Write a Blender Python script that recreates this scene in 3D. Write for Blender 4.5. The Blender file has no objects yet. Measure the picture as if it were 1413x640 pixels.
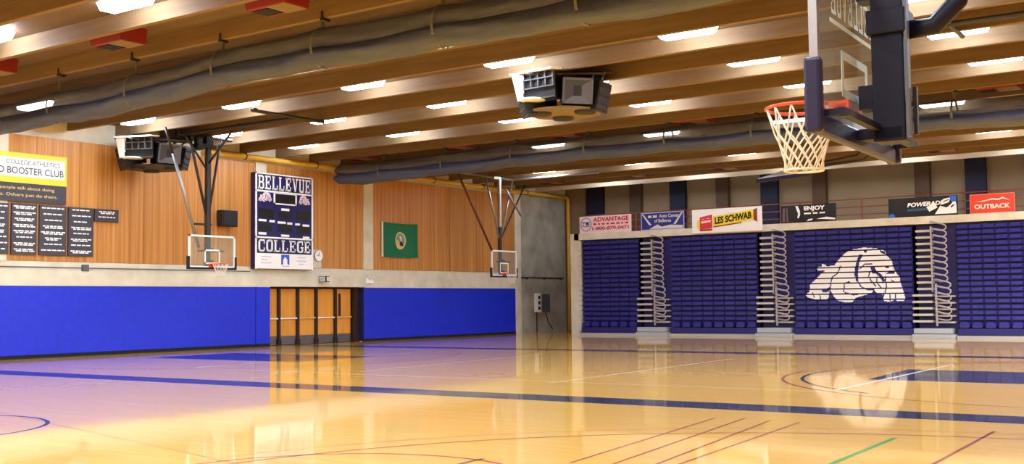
import bpy, bmesh, math, random
from mathutils import Vector, Matrix
random.seed(7)
scene = bpy.context.scene
COL = scene.collection
PI = math.pi

# ------------------------------------------------------------------ helpers
def lin(c):
    return tuple((x/12.92 if x <= .04045 else ((x+.055)/1.055)**2.4) for x in [v/255 for v in c])

def mat(name, rgb, rough=.6, metal=0., spec=.5, noise=None, emit=None, coat=0., bump=None, coat_rough=.05):
    """rgb is sRGB 0-255; noise=(scale xyz, amount, second rgb)"""
    m = bpy.data.materials.new(name); m.use_nodes = True
    nt = m.node_tree; b = nt.nodes['Principled BSDF']
    c = lin(rgb)
    b.inputs['Base Color'].default_value = (*c, 1)
    b.inputs['Roughness'].default_value = rough
    b.inputs['Metallic'].default_value = metal
    b.inputs['Specular IOR Level'].default_value = spec
    b.inputs['Coat Weight'].default_value = coat
    b.inputs['Coat Roughness'].default_value = coat_rough
    if emit:
        b.inputs['Emission Color'].default_value = (*lin(emit[0]), 1)
        b.inputs['Emission Strength'].default_value = emit[1]
    if noise or bump:
        tc = nt.nodes.new('ShaderNodeTexCoord'); mp = nt.nodes.new('ShaderNodeMapping')
        nt.links.new(tc.outputs['Object'], mp.inputs['Vector'])
        nz = nt.nodes.new('ShaderNodeTexNoise'); nz.inputs['Detail'].default_value = 6
        nz.inputs['Scale'].default_value = 1.0
        mp.inputs['Scale'].default_value = (noise or bump)[0]
        nt.links.new(mp.outputs['Vector'], nz.inputs['Vector'])
        if noise:
            rp = nt.nodes.new('ShaderNodeValToRGB')
            rp.color_ramp.elements[0].position = .5-noise[1]; rp.color_ramp.elements[1].position = .5+noise[1]
            rp.color_ramp.elements[0].color = (*lin(noise[2]), 1); rp.color_ramp.elements[1].color = (*c, 1)
            nt.links.new(nz.outputs['Fac'], rp.inputs['Fac'])
            nt.links.new(rp.outputs['Color'], b.inputs['Base Color'])
        if bump:
            bp = nt.nodes.new('ShaderNodeBump'); bp.inputs['Strength'].default_value = bump[1]; bp.inputs['Distance'].default_value = bump[2]
            nt.links.new(nz.outputs['Fac'], bp.inputs['Height'])
            nt.links.new(bp.outputs['Normal'], b.inputs['Normal'])
    return m

def glass_mat(name, tint, spec=.08):
    m = bpy.data.materials.new(name); m.use_nodes = True
    nt = m.node_tree; out = nt.nodes['Material Output']; nt.nodes.remove(nt.nodes['Principled BSDF'])
    tr = nt.nodes.new('ShaderNodeBsdfTransparent'); tr.inputs['Color'].default_value = (*tint, 1)
    gl = nt.nodes.new('ShaderNodeBsdfGlossy'); gl.inputs['Roughness'].default_value = .04
    df = nt.nodes.new('ShaderNodeBsdfDiffuse'); df.inputs['Color'].default_value = (.55, .62, .58, 1)
    fr = nt.nodes.new('ShaderNodeFresnel'); fr.inputs['IOR'].default_value = 1.45
    ge = nt.nodes.new('ShaderNodeNewGeometry'); mu = nt.nodes.new('ShaderNodeMath'); mu.operation = 'MULTIPLY_ADD'; mu.inputs[1].default_value = -1; mu.inputs[2].default_value = 1
    mx = nt.nodes.new('ShaderNodeMath'); mx.operation = 'MULTIPLY'
    nt.links.new(ge.outputs['Backfacing'], mu.inputs[0]); nt.links.new(mu.outputs[0], mx.inputs[0]); nt.links.new(fr.outputs[0], mx.inputs[1])
    m1 = nt.nodes.new('ShaderNodeMixShader'); m1.inputs[0].default_value = spec
    m2 = nt.nodes.new('ShaderNodeMixShader')
    nt.links.new(tr.outputs[0], m1.inputs[1]); nt.links.new(df.outputs[0], m1.inputs[2])
    nt.links.new(mx.outputs[0], m2.inputs[0]); nt.links.new(m1.outputs[0], m2.inputs[1]); nt.links.new(gl.outputs[0], m2.inputs[2])
    nt.links.new(m2.outputs[0], out.inputs['Surface'])
    return m

class MB:
    def __init__(s): s.v = []; s.f = []; s.m = []
    def face(s, pts, m=0):
        n = len(s.v); s.v += [tuple(p) for p in pts]; s.f.append(tuple(range(n, n+len(pts)))); s.m.append(m)
    def hexa(s, p, m=0):
        n = len(s.v); s.v += [tuple(q) for q in p]
        for f in ((0,3,2,1),(4,5,6,7),(0,1,5,4),(1,2,6,5),(2,3,7,6),(3,0,4,7)):
            s.f.append(tuple(n+i for i in f)); s.m.append(m)
    def box(s, x0, x1, y0, y1, z0, z1, m=0):
        x0, x1 = min(x0,x1), max(x0,x1); y0, y1 = min(y0,y1), max(y0,y1); z0, z1 = min(z0,z1), max(z0,z1)
        s.hexa([(x0,y0,z0),(x1,y0,z0),(x1,y1,z0),(x0,y1,z0),(x0,y0,z1),(x1,y0,z1),(x1,y1,z1),(x0,y1,z1)], m)
    def frustum(s, x0, x1, y0, y1, z0, X0, X1, Y0, Y1, z1, m=0):
        s.hexa([(x0,y0,z0),(x1,y0,z0),(x1,y1,z0),(x0,y1,z0),(X0,Y0,z1),(X1,Y0,z1),(X1,Y1,z1),(X0,Y1,z1)], m)
    def prism(s, a, b, m=0):
        """a, b: matching loops of points"""
        n = len(s.v); k = len(a); s.v += [tuple(p) for p in a]+[tuple(p) for p in b]
        s.f.append(tuple(n+i for i in reversed(range(k)))); s.m.append(m)
        s.f.append(tuple(n+k+i for i in range(k))); s.m.append(m)
        for i in range(k):
            j = (i+1) % k; s.f.append((n+i, n+j, n+k+j, n+k+i)); s.m.append(m)
    def tube(s, path, r, n=8, m=0, closed=False, rot=0):
        P = [Vector(p) for p in path]; k = len(P); base = len(s.v)
        R = r if isinstance(r, (list, tuple)) else [r]*k
        up = None
        for i, p in enumerate(P):
            if closed: t = P[(i+1) % k]-P[i-1]
            else: t = P[min(i+1, k-1)]-P[max(i-1, 0)]
            t.normalize()
            if up is None:
                up = Vector((0,0,1)) if abs(t.z) < .9 else Vector((1,0,0))
            a = t.cross(up); a.normalize(); b = a.cross(t); up = b
            for j in range(n):
                th = rot+2*PI*j/n
                s.v.append(tuple(p+(a*math.cos(th)+b*math.sin(th))*R[i]))
        for i in range(k if closed else k-1):
            i2 = (i+1) % k
            for j in range(n):
                j2 = (j+1) % n
                s.f.append((base+i*n+j, base+i*n+j2, base+i2*n+j2, base+i2*n+j)); s.m.append(m)
        if not closed:
            s.f.append(tuple(base+j for j in reversed(range(n)))); s.m.append(m)
            s.f.append(tuple(base+(k-1)*n+j for j in range(n))); s.m.append(m)
    def disc(s, c, axis, r, h, n=24, m=0, r2=None):
        c = Vector(c); ax = Vector(axis).normalized()
        up = Vector((0,0,1)) if abs(ax.z) < .9 else Vector((1,0,0))
        a = ax.cross(up).normalized(); b = ax.cross(a); r2 = r if r2 is None else r2
        la = [c+(a*math.cos(2*PI*i/n)+b*math.sin(2*PI*i/n))*r for i in range(n)]
        lb = [c+ax*h+(a*math.cos(2*PI*i/n)+b*math.sin(2*PI*i/n))*r2 for i in range(n)]
        s.prism(la, lb, m)
    def build(s, name, mats, parent=None, origin=None, smooth=False, bevel=0):
        if not isinstance(mats, (list, tuple)): mats = [mats]
        me = bpy.data.meshes.new(name)
        o = Vector(origin) if origin is not None else (Vector(parent.get('org', (0,0,0))) if parent else Vector((0,0,0)))
        me.from_pydata([tuple(Vector(v)-o) for v in s.v], [], s.f)
        for mm in mats: me.materials.append(mm)
        for p, i in zip(me.polygons, s.m): p.material_index = i; p.use_smooth = smooth
        bm = bmesh.new(); bm.from_mesh(me); bmesh.ops.recalc_face_normals(bm, faces=bm.faces); bm.to_mesh(me); bm.free()
        me.update()
        ob = bpy.data.objects.new(name, me); COL.objects.link(ob)
        if parent: ob.parent = parent
        else: ob.location = o
        if bevel:
            md = ob.modifiers.new('bevel', 'BEVEL'); md.width = bevel; md.segments = 2; md.limit_method = 'ANGLE'
        return ob

def tag(o, label=None, cat=None, group=None, kind=None):
    if label: o['label'] = label
    if cat: o['category'] = cat
    if group: o['group'] = group
    if kind: o['kind'] = kind
    return o

def thing(name, label, cat, loc=(0,0,0), rotz=0, group=None, world=True):
    """an Empty at the base of a thing; world=True: children are written in world coordinates"""
    o = bpy.data.objects.new(name, None); COL.objects.link(o)
    o.location = loc; o.rotation_euler = (0,0,rotz); o.empty_display_size = .2
    o['org'] = list(loc) if world else [0.,0.,0.]
    return tag(o, label, cat, group)

def sub(name, mb, m, part, **k):
    """a sub-part, written in the same coordinates as its part"""
    o = mb.build(name, m, None, origin=part.parent.get('org', (0,0,0)), **k)
    o.parent = part; o.location = (0,0,0)
    return o

def copy_tree(o, parent=None):
    c = o.copy(); COL.objects.link(c)
    if parent: c.parent = parent
    for ch in list(o.children): copy_tree(ch, c)
    return c

def struct(name, mb, m, **k):
    return tag(mb.build(name, m, **k), kind='structure')

def text_polys(body, bold=0.0, shear=0.0):
    cu = bpy.data.curves.new('t', 'FONT'); cu.body = body; cu.offset = bold; cu.shear = shear; cu.resolution_u = 3
    ob = bpy.data.objects.new('t', cu); COL.objects.link(ob)
    dg = bpy.context.evaluated_depsgraph_get(); dg.update()
    me = bpy.data.meshes.new_from_object(ob.evaluated_get(dg))
    vs = [v.co.copy() for v in me.vertices]; fs = [tuple(p.vertices) for p in me.polygons]
    bpy.data.objects.remove(ob); bpy.data.curves.remove(cu); bpy.data.meshes.remove(me)
    return vs, fs

def fit_text(mb, body, o, u, v, w, h, bold=.02, m=0, shear=0, mirror=False):
    """lettering scaled into the rectangle o + u*w + v*h (u, v unit vectors on the surface)"""
    vs, fs = text_polys(body, bold, shear)
    x0 = min(p.x for p in vs); x1 = max(p.x for p in vs); y0 = min(p.y for p in vs); y1 = max(p.y for p in vs)
    o, u, v = Vector(o), Vector(u), Vector(v); n = len(mb.v)
    for p in vs:
        mb.v.append(tuple(o+u*((p.x-x0)/(x1-x0)*w)+v*((p.y-y0)/(y1-y0)*h)))
    for f in fs: mb.f.append(tuple(n+i for i in f)); mb.m.append(m)

def poly(mb, pts, o, u, v, m=0):
    o, u, v = Vector(o), Vector(u), Vector(v)
    mb.face([o+u*a+v*b for a, b in pts], m)

# slab-serif block capitals on a 0..1 x 0..1 cell: rectangles and rings
SLAB = {
 'B': [(.0,0,.34,.12),(.0,.88,.34,1),(.1,0,.32,1),(.3,0,.78,.13),(.3,.87,.74,1),(.3,.44,.76,.56),(.7,.08,.95,.48),(.68,.54,.9,.93)],
 'E': [(.0,0,.9,.13),(.0,.87,.9,1),(.1,0,.34,1),(.3,.44,.62,.56),(.56,.34,.66,.66),(.78,0,.9,.32),(.78,.68,.9,1)],
 'L': [(.0,0,.9,.13),(.0,.87,.46,1),(.1,0,.34,1),(.78,0,.9,.36)],
 'V': [(.0,.87,.4,1),(.6,.87,1,1),'v'],
 'U': [(.0,.87,.42,1),(.6,.87,1,1),(.1,.14,.33,.95),(.7,.14,.88,.95),(.18,0,.8,.15),(.13,.06,.3,.2),(.68,.06,.86,.2)],
 'C': [(.05,.15,.3,.85),(.13,.04,.4,.2),(.13,.8,.4,.96),(.25,0,.8,.13),(.25,.87,.8,1),(.78,.05,.92,.34),(.78,.64,.92,1)],
 'O': [(.03,.15,.28,.85),(.72,.15,.97,.85),(.1,.04,.4,.2),(.6,.04,.9,.2),(.1,.8,.4,.96),(.6,.8,.9,.96),(.25,0,.75,.13),(.25,.87,.75,1)],
 'G': [(.03,.15,.28,.85),(.1,.04,.4,.2),(.1,.8,.4,.96),(.25,0,.8,.13),(.25,.87,.8,1),(.76,.64,.9,1),(.7,.05,.93,.45),(.56,.38,1,.5)],
}
def slab_word(mb, word, o, u, v, w, h, m=0):
    o, u, v = Vector(o), Vector(u), Vector(v); k = len(word); cw = w/k
    for i, ch in enumerate(word):
        oo = o+u*(cw*i+cw*.06); s = cw*.9
        for r in SLAB[ch]:
            if r == 'v':
                poly(mb, [(a*s, b*h) for a, b in ((.1,1),(.34,1),(.62,.0),(.42,.0))], oo, u, v, m)
                poly(mb, [(a*s, b*h) for a, b in ((.72,1),(.86,1),(.62,.0),(.5,.0))], oo, u, v, m)
            else:
                a, b, c, d = r
                poly(mb, [(a*s,b*h),(c*s,b*h),(c*s,d*h),(a*s,d*h)], oo, u, v, m)

def inside(p, pg):
    x, y = p; r = False; j = len(pg)-1
    for i in range(len(pg)):
        xi, yi = pg[i]; xj, yj = pg[j]
        if (yi > y) != (yj > y) and x < (xj-xi)*(y-yi)/(yj-yi)+xi: r = not r
        j = i
    return r
def segd(p, a, b):
    ax, ay = a; bx, by = b; dx, dy = bx-ax, by-ay; L = dx*dx+dy*dy
    t = 0 if L == 0 else max(0, min(1, ((p[0]-ax)*dx+(p[1]-ay)*dy)/L))
    return math.hypot(p[0]-ax-t*dx, p[1]-ay-t*dy)
DOG = [(190,262),(205,248),(235,248),(240,226),(265,232),(275,250),(345,242),(375,200),(430,145),(480,112),(540,105),(600,95),(680,105),(740,112),(780,140),(775,165),(800,185),(825,215),(835,265),(850,310),(880,345),(890,400),(905,450),(925,530),(915,555),(860,555),(845,542),(800,565),(755,555),(745,535),(770,480),(740,500),(700,490),(670,455),(650,490),(590,505),(520,525),(490,560),(440,565),(370,550),(330,510),(305,460),(300,430),(290,490),(285,520),(270,545),(210,548),(170,535),(110,520),(90,500),(100,480),(120,470),(130,400),(180,360),(230,305),(265,285),(200,282)]
DOGH = [[(520,262),(540,190),(560,150),(592,160),(562,205),(548,270),(545,330),(545,390),(526,385),(512,330)],
        [(648,265),(680,252),(692,290),(738,330),(768,378),(752,402),(722,352),(690,322),(660,320)],
        [(765,255),(800,262),(805,278),(770,278)],[(770,318),(805,308),(845,312),(845,326),(790,326)],[(220,460),(270,440),(300,425),(292,470),(240,475)],
        [(595,120),(630,118),(620,138),(598,136)],[(730,120),(780,140),(770,160),(735,145)]]
DOGL = [[(395,250),(370,310),(320,345),(308,400),(300,450)],[(470,385),(428,400),(416,470)],[(545,390),(565,430),(610,455),(670,458)],
        [(645,300),(632,340),(650,380),(690,430)],[(700,350),(700,400),(730,440)],[(770,350),(775,430),(765,480)],[(560,275),(600,240),(660,238)],
        [(430,480),(500,500),(560,490)],[(820,380),(850,400)],[(150,480),(160,515)],[(210,490),(215,540)],[(800,500),(805,555)],[(850,490),(848,545)]]
def dog_runs(cell, lw, gap=None):
    """runs of white cells in 0..835 x 0..470 dog space (y up); gap(y) true where no paint"""
    runs = []; y = 95+cell/2
    while y < 566:
        if not (gap and gap(566-y)):
            x = 88+cell/2; st = None
            while x < 930:
                p = (x, y); w = inside(p, DOG)
                if w and (any(inside(p, h) for h in DOGH) or any(segd(p, l[i], l[i+1]) < lw for l in DOGL for i in range(len(l)-1))): w = False
                if w and st is None: st = x-cell/2
                if not w and st is not None: runs.append((st-88, x-cell/2-88, 566-y-cell/2, 566-y+cell/2)); st = None
                x += cell
        y += cell
    return runs

# ------------------------------------------------------------------ materials
M = {}
M['concrete'] = mat('concrete', (236,230,210), .85, noise=((1.5,1.5,1.5), .25, (206,198,176)))
M['concrete_dark'] = mat('concrete dark', (186,180,164), .9, noise=((1.2,1.2,1.2), .2, (148,143,128)))
M['wood'] = mat('wood panelling', (216,155,80), .5, noise=((1,12,.16), .2, (174,111,48)))
M['deck'] = mat('roof deck wood', (108,84,62), .75, noise=((.6,6,6), .3, (84,64,46)))
M['beam'] = mat('roof beam wood', (134,108,74), .7, noise=((.5,7,7), .3, (106,82,52)))
M['glow_beam'] = mat('beam paled by lamp glow', (186,166,136), .7)  # last beam paler than the rest, lamp glow put into its colour
M['pad'] = mat('royal blue vinyl', (20,50,222), .45, noise=((6,6,6), .3, (14,38,200)))
M['black'] = mat('black', (18,18,20), .5)
M['rubber'] = mat('black rubber', (14,14,14), .8)
M['kickgrey'] = mat('grey kick board', (178,174,168), .6)
M['navy'] = mat('navy', (22,24,86), .5)
M['navy_pad'] = mat('navy padding', (14,17,56), .4)
M['seat'] = mat('navy seat plastic', (42,40,134), .4, noise=((3,3,3), .3, (34,32,114)))
M['seat_dark'] = mat('navy seat back', (33,31,102), .5)
M['white'] = mat('white paint', (252,252,252), .5)
M['whiteish'] = mat('off white', (222,220,210), .5)
M['steel'] = mat('steel', (170,170,170), .35, .8)
M['rail_grey'] = mat('pale rail tube', (176,170,172), .4, .2)
M['alu'] = mat('pale aluminium steps', (205,200,192), .45, .3)
M['darksteel'] = mat('dark painted steel', (52,48,48), .45, .3)
M['mast_navy'] = mat('navy painted steel', (11,11,36), .5, 0., .3)
M['redsteel'] = mat('dark red steel', (110,50,42), .5)
M['yellow'] = mat('yellow paint', (226,178,60), .45)
M['orange'] = mat('rim orange', (225,72,30), .4)
M['net'] = mat('net cord', (232,226,210), .8)
M['glass'] = glass_mat('backboard glass', (.94,.98,.96), .1)
M['red'] = mat('red paint', (132,24,32), .6)
M['lamp'] = mat('lamp diffuser', (255,255,255), .5, emit=((222,236,255), 26))
M['lamp_house'] = mat('lamp housing', (225,225,225), .5)
M['mesh_grey'] = mat('grey curtain mesh', (112,118,142), .9, noise=((2,9,9), .3, (86,91,114)), bump=((3,8,8), .6, .06))
M['vinyl_grey'] = mat('grey curtain vinyl', (80,88,114), .5, noise=((1.5,6,6), .3, (58,65,90)), bump=((2,7,7), .5, .05))
M['strap'] = mat('strap webbing', (110,108,104), .8)
M['door'] = mat('door wood', (240,172,72), .4, noise=((3,3,.6), .3, (216,144,52)))
M['mullion'] = mat('dark brown post', (48,26,18), .5)
M['kick'] = mat('grey kick plate', (120,120,124), .4, .6)
M['green'] = mat('flag green', (12,112,74), .8)
M['gold'] = mat('gold', (218,190,120), .6)
M['tan'] = mat('tan plate', (122,100,68), .6)
M['gyellow'] = mat('sign yellow', (252,214,60), .5)
M['signgrey'] = mat('sign charcoal', (62,62,72), .5)
M['beige'] = mat('beige wall', (152,128,98), .85, noise=((1,1,1), .3, (136,114,86)))
M['brown'] = mat('brown pilaster', (86,62,42), .8)
M['navywall'] = mat('navy panel', (15,16,44), .7)
M['rail'] = mat('red brown rail', (140,62,48), .5)
M['grille'] = mat('grey grille', (96,98,106), .5, .3)

def netting(m, f):
    nt = m.node_tree; b = nt.nodes['Principled BSDF']; out = nt.nodes['Material Output']
    tr = nt.nodes.new('ShaderNodeBsdfTransparent'); mx = nt.nodes.new('ShaderNodeMixShader'); mx.inputs[0].default_value = f
    nt.links.new(b.outputs[0], mx.inputs[1]); nt.links.new(tr.outputs[0], mx.inputs[2]); nt.links.new(mx.outputs[0], out.inputs['Surface'])
netting(M['mesh_grey'], .32)
def floor_material():
    m = bpy.data.materials.new('maple floor'); m.use_nodes = True
    nt = m.node_tree; b = nt.nodes['Principled BSDF']
    tc = nt.nodes.new('ShaderNodeTexCoord'); mp = nt.nodes.new('ShaderNodeMapping')
    mp.inputs['Rotation'].default_value = (0,0,0)
    nt.links.new(tc.outputs['Object'], mp.inputs['Vector'])
    br = nt.nodes.new('ShaderNodeTexBrick'); br.inputs['Scale'].default_value = 1
    br.inputs['Brick Width'].default_value = 1.3; br.inputs['Row Height'].default_value = .06; br.inputs['Mortar Size'].default_value = .0012
    br.inputs['Color1'].default_value = (*lin((248,192,80)), 1); br.inputs['Color2'].default_value = (*lin((240,178,66)), 1)
    br.inputs['Mortar'].default_value = (*lin((206,142,48)), 1); br.inputs['Bias'].default_value = 0
    nt.links.new(mp.outputs['Vector'], br.inputs['Vector'])
    nt.links.new(br.outputs['Color'], b.inputs['Base Color'])
    b.inputs['Roughness'].default_value = .35
    b.inputs['Coat Weight'].default_value = .95; b.inputs['Coat Roughness'].default_value = .05; b.inputs['Coat IOR'].default_value = 1.45; b.inputs['Specular IOR Level'].default_value = .15
    nz = nt.nodes.new('ShaderNodeTexNoise'); nz.inputs['Scale'].default_value = 2.2; nz.inputs['Detail'].default_value = 3
    bp = nt.nodes.new('ShaderNodeBump'); bp.inputs['Strength'].default_value = .03; bp.inputs['Distance'].default_value = .01
    nt.links.new(tc.outputs['Object'], nz.inputs['Vector']); nt.links.new(nz.outputs['Fac'], bp.inputs['Height'])
    nt.links.new(bp.outputs['Normal'], b.inputs['Coat Normal'])
    return m
M['floor'] = floor_material()
def court_paint(n, c): return mat('court paint '+n, c, .35, spec=.15, coat=.8, coat_rough=.05)
CP = [court_paint('navy',(14,21,62)), court_paint('white',(240,236,214)), court_paint('red',(160,48,34)), court_paint('green',(46,160,60)), court_paint('black',(40,34,40)), court_paint('tan',(176,118,64))]

# ------------------------------------------------------------------ the setting
XW, XP = -30.72, -30.62        # left wall face, pad face
XR, YN, YB = 6.0, -6.0, 48.4   # right wall, near wall, back wall
ZB, ZD = 6.85, 7.20            # beam underside, roof deck

f = MB()
f.face([(-31.6,YN-.2,0),(XR+.2,YN-.2,0),(XR+.2,YB+.2,0),(-31.6,YB+.2,0)])
f.box(-31.6,XR+.2,YN-.2,YB+.2,-.3,-.02)
E1 = .0012
def strip(x0,y0,x1,y1,w,m,z=E1):
    d = Vector((x1-x0,y1-y0,0)); n = Vector((-d.y,d.x,0)).normalized()*w/2
    a, b = Vector((x0,y0,z)), Vector((x1,y1,z))
    f.face([a-n,b-n,b+n,a+n],m)
def arc(cx,cy,r,a0,a1,w,m,z=E1,n=48):
    for i in range(n):
        t0, t1 = math.radians(a0+(a1-a0)*i/n), math.radians(a0+(a1-a0)*(i+1)/n)
        f.face([(cx+q*math.cos(t),cy+q*math.sin(t),z) for q, t in ((r-w/2,t0),(r+w/2,t0),(r+w/2,t1),(r-w/2,t1))],m)
strip(-30.6,14.72,XR,14.92,.9,1)                  # wide navy band
strip(-30.6,29.5,XR,30.0,.8,1)                   # far navy band
f.face([(-6.75,20.95,E1),(-1.1,20.95,E1),(-1.1,24.2,E1),(-6.95,24.2,E1)],1)
f.face([(-27.6,20.9,E1),(-21.8,20.9,E1),(-21.8,24.1,E1),(-27.6,24.1,E1)],1)
strip(-6.42,18.2,-6.58,26.3,.07,2,.002); strip(-22.2,18.2,-22.3,26.3,.06,2,.002)
strip(-17.3,18.7,-17.9,26.5,.05,2); strip(-11.55,17.6,-12.05,26.8,.06,2)
strip(-22,17.9,-6.4,17.93,.05,2)
arc(-2.4,22.7,6.22,97,262,.06,3); arc(-2.4,22.7,5.86,97,235,.07,5)
arc(-25.5,22.7,6.22,-82,82,.06,3)
strip(-3.55,8.2,-3.71,12.37,.06,4); strip(-2.8,9.3,-2.95,13.5,.04,3)
for a, b, c, d in ((-5.7,9.0,-6.25,13.3),(-5.3,9.0,-5.92,13.5),(-4.9,8.8,-5.54,13.4),(-4.72,8.6,-5.15,13.35)): strip(a,b,c,d,.03,3)
arc(-2.0,6.4,6.5,55,190,.045,3); arc(-2.0,6.4,6.95,70,170,.03,6)
arc(-6.9,6.95,1.8,0,180,.045,3); strip(-6.54,8.35,-6.57,8.82,.05,5)
arc(-14.5,7.15,1.8,-90,130,.06,1); strip(-16.5,9.4,-8.2,7.3,.02,6)
struct('floor', f, [M['floor']]+CP)

# left wall: concrete with the door opening, and a passage behind the doors
w = MB(); ZT = 7.3
w.box(-31.6,XW,YN,28.36,0,ZT); w.box(-31.6,XW,28.36,33.3,2.15,ZT); w.box(-31.6,XW,33.3,YB,0,ZT)
wall_left = struct('wall_left', w, M['concrete'])
p = MB(); p.box(XW,-30.66,43.80,44.3,0,6.85); struct('trim_1', p, M['concrete'])
p = MB(); p.box(XW,-30.705,44.3,YB-.02,.0,6.8); struct('trim_2', p, M['concrete_dark'])
for i, (a, b) in enumerate(((15.0,18.24),(27.65,28.16),(33.3,33.86))):
    p = MB(); p.box(XW,-30.63,a,b,2.84,6.62); struct('trim_%d' % (3+i), p, M['concrete'])
for a, b in ((18.24,27.65),(28.16,33.3),(33.86,43.80)):
    n = max(1, round((b-a)/1.22)); p = MB()
    for k in range(n):
        y0, y1 = a+(b-a)*k/n, a+(b-a)*(k+1)/n
        p.box(XW,-30.665,y0+.004,y1-.004,2.86,6.55)
    o = p.build('wood_panel', M['wood']); o.parent = wall_left
p = MB(); p.box(XW,-30.60,15.0,43.8,2.15,2.58); p.box(XW,-30.67,15.0,43.8,2.58,2.85); struct('trim_6', p, M['concrete'])
p = MB(); p.box(XW,-30.64,15.0,28.36,0,.1); p.box(XW,-30.64,33.3,43.8,0,.1); struct('baseboard_left', p, M['rubber'])  # black rubber base, its black also painting the shadow under the pads
p = MB(); p.box(-31.6,XR,YB,YB+.2,0,ZT); struct('wall_back', p, M['beige'])
p = MB(); p.box(XR,XR+.2,YN,YB,0,ZT); struct('wall_right', p, M['wood'])
p = MB(); p.box(-31.6,XR,YN-.2,YN,0,ZT); struct('wall_near', p, M['wood'])
p = MB(); p.box(-31.6,XR+.2,YN-.2,YB+.2,ZD,ZD+.2); struct('ceiling', p, M['deck'])
n = 10
YBM = [20.25+1.7*k for k in range(-9, 16)]
for i, y in enumerate(YBM):
    p = MB(); last = i == len(YBM)-1
    p.box(XW-.02,XR,y-.065,y+.065,ZB,ZD+.02); struct('trim_%d' % n, p, M['glow_beam'] if last else M['beam']); n += 1

# balcony: front block, parapet fascia, end wall, pilasters on the upper back wall
p = MB(); p.box(-26.9,XR,43.95,YB,0,4.3); struct('wall_balcony', p, M['concrete_dark'])
p = MB(); p.box(-26.9,XR,43.06,YB,4.22,4.5); struct('trim_%d' % n, p, M['concrete']); n += 1
p = MB(); p.box(-27.1,-26.66,43.06,YB,0,4.5); struct('trim_%d' % n, p, M['concrete']); n += 1
for x in (-24.3,-19.73,-10.9,-6.3,-1.7):
    p = MB(); p.box(x-.4,x+.4,YB-.25,YB,4.5,ZD); struct('trim_%d' % n, p, M['navywall']); n += 1
p = MB(); p.box(-29.35,-28.4,YB-.25,YB,0,ZD); struct('trim_%d' % n, p, M['navywall']); n += 1
for x in (-26.55,-22.0,-17.4,-13.0,-8.6,-4.0):
    p = MB(); p.box(x-.3,x+.3,YB-.3,YB,4.5,ZD); struct('trim_%d' % n, p, M['brown']); n += 1

# ------------------------------------------------------------------ doors in their recess
xd = -31.05
p = MB(); p.box(xd-.15,xd-.1,28.3,33.3,0,2.2); struct('trim_%d' % n, p, M['mullion']); n += 1
p = MB(); p.box(xd,XW-.16,33.02,33.29,0,2.15); p.box(xd-.1,xd+.04,28.36,33.29,2.08,2.15); struct('trim_%d' % n, p, M['mullion']); n += 1
edges = [28.37,29.12,30.07,31.03,32.07,33.02]
for i in range(5):
    y0, y1 = edges[i]+.05, edges[i+1]-.05
    p = MB(); p.box(xd-.05,xd,y0,y1,.02,2.07); d = struct('door_%d' % (i+1), p, M['door'])
    def kid(nm, mb, m, **k):
        o = mb.build(nm, m, None, **k); o.parent = d; return o
    q = MB(); q.box(xd,xd+.012,y0+.01,y1-.01,.03,.34); kid('kick_plate', q, M['kick'])
    q = MB(); q.tube([(xd+.08,y0+.04,.98),(xd+.08,y1-.04,.98)], .022, 8); q.box(xd,xd+.09,y0+.02,y0+.07,.95,1.01); q.box(xd,xd+.09,y1-.07,y1-.02,.95,1.01)
    kid('push_bar', q, M['white'] if i in (0,1,3) else M['gold'])
    if i == 4:
        q = MB(); q.box(xd,xd+.006,y0+.16,y0+.3,1.02,1.9); kid('window_slot', q, M['mullion'])
    q = MB(); q.box(xd+.0,xd+.09,edges[i]-.06 if i else edges[i],edges[i]+.06,.0,2.08); q.box(xd,xd+.1,edges[i]-.09 if i else edges[i],edges[i]+.09,0,.22,1)
    struct('trim_%d' % n, q, [M['mullion'], M['black']]); n += 1

# ------------------------------------------------------------------ blue wall pads
def pad(y0, y1, label, ret=False):
    t = thing('wall_pad', label, 'wall pad', (XP,(y0+y1)/2,.1), group='royal blue wall pads')
    p = MB(); p.box(XW,XP+.0,y0,y1,.1,2.13); p.build('cover', M['pad'], t, bevel=.02)
    q = MB(); q.box(XW,XP+.012,y0+.01,y1-.01,2.128,2.15); q.build('top_strip', M['whiteish'], t)
    if ret:
        q = MB(); q.box(-31.0,XP-.01,y0-.03,y0-.005,.02,2.12); q.build('side_flap', M['navy'], t)
pad(15.0,27.66,'long royal blue wall pad under the booster sign, left of the doors')
pad(27.69,28.35,'narrow royal blue wall pad right beside the left edge of the doors')
pad(33.31,43.76,'royal blue wall pad to the right of the doors, under the green flag', True)

# ------------------------------------------------------------------ ceiling lights
def make_light():
    t = thing('ceiling_light', 'x', 'ceiling light', (0,0,ZD), world=False, group='white fluorescent ceiling lights')
    p = MB(); p.box(-.6,.6,-.12,.12,-.07,0); p.build('housing', M['lamp_house'], t)
    q = MB(); q.frustum(-.635,.635,-.2,.2,-.07,-.56,.56,-.16,.16,-.23); q.build('diffuser', M['lamp'], t, bevel=.015)
    return t
light0 = make_light(); used = [False]
def place_light(x, y, label):
    t = light0 if not used[0] else copy_tree(light0); used[0] = True
    t.location = (x,y,ZD); t['label'] = label
ORD = ['leftmost','second from the left','third from the left','fourth from the left','fifth from the left','sixth from the left']
def row(y, xs, where):
    for i, x in enumerate(xs): place_light(x, y, 'white fluorescent ceiling light, %s %s' % (ORD[i], where))
B = [-5.8-4.55*k for k in range(6)][::-1]; Cc = [-8.4-4.5*k for k in range(5)][::-1]
row(12.7, [-22.1,-17.55], 'in the row before the near curtain')
place_light(B[0], 17.75, 'white fluorescent ceiling light close to the left wall, just under the near curtain')
row(21.1, B, 'in the first row past the near curtain')
row(24.5, B, 'in the second row past the near curtain')
row(27.95, B, 'in the third row past the near curtain')
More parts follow.
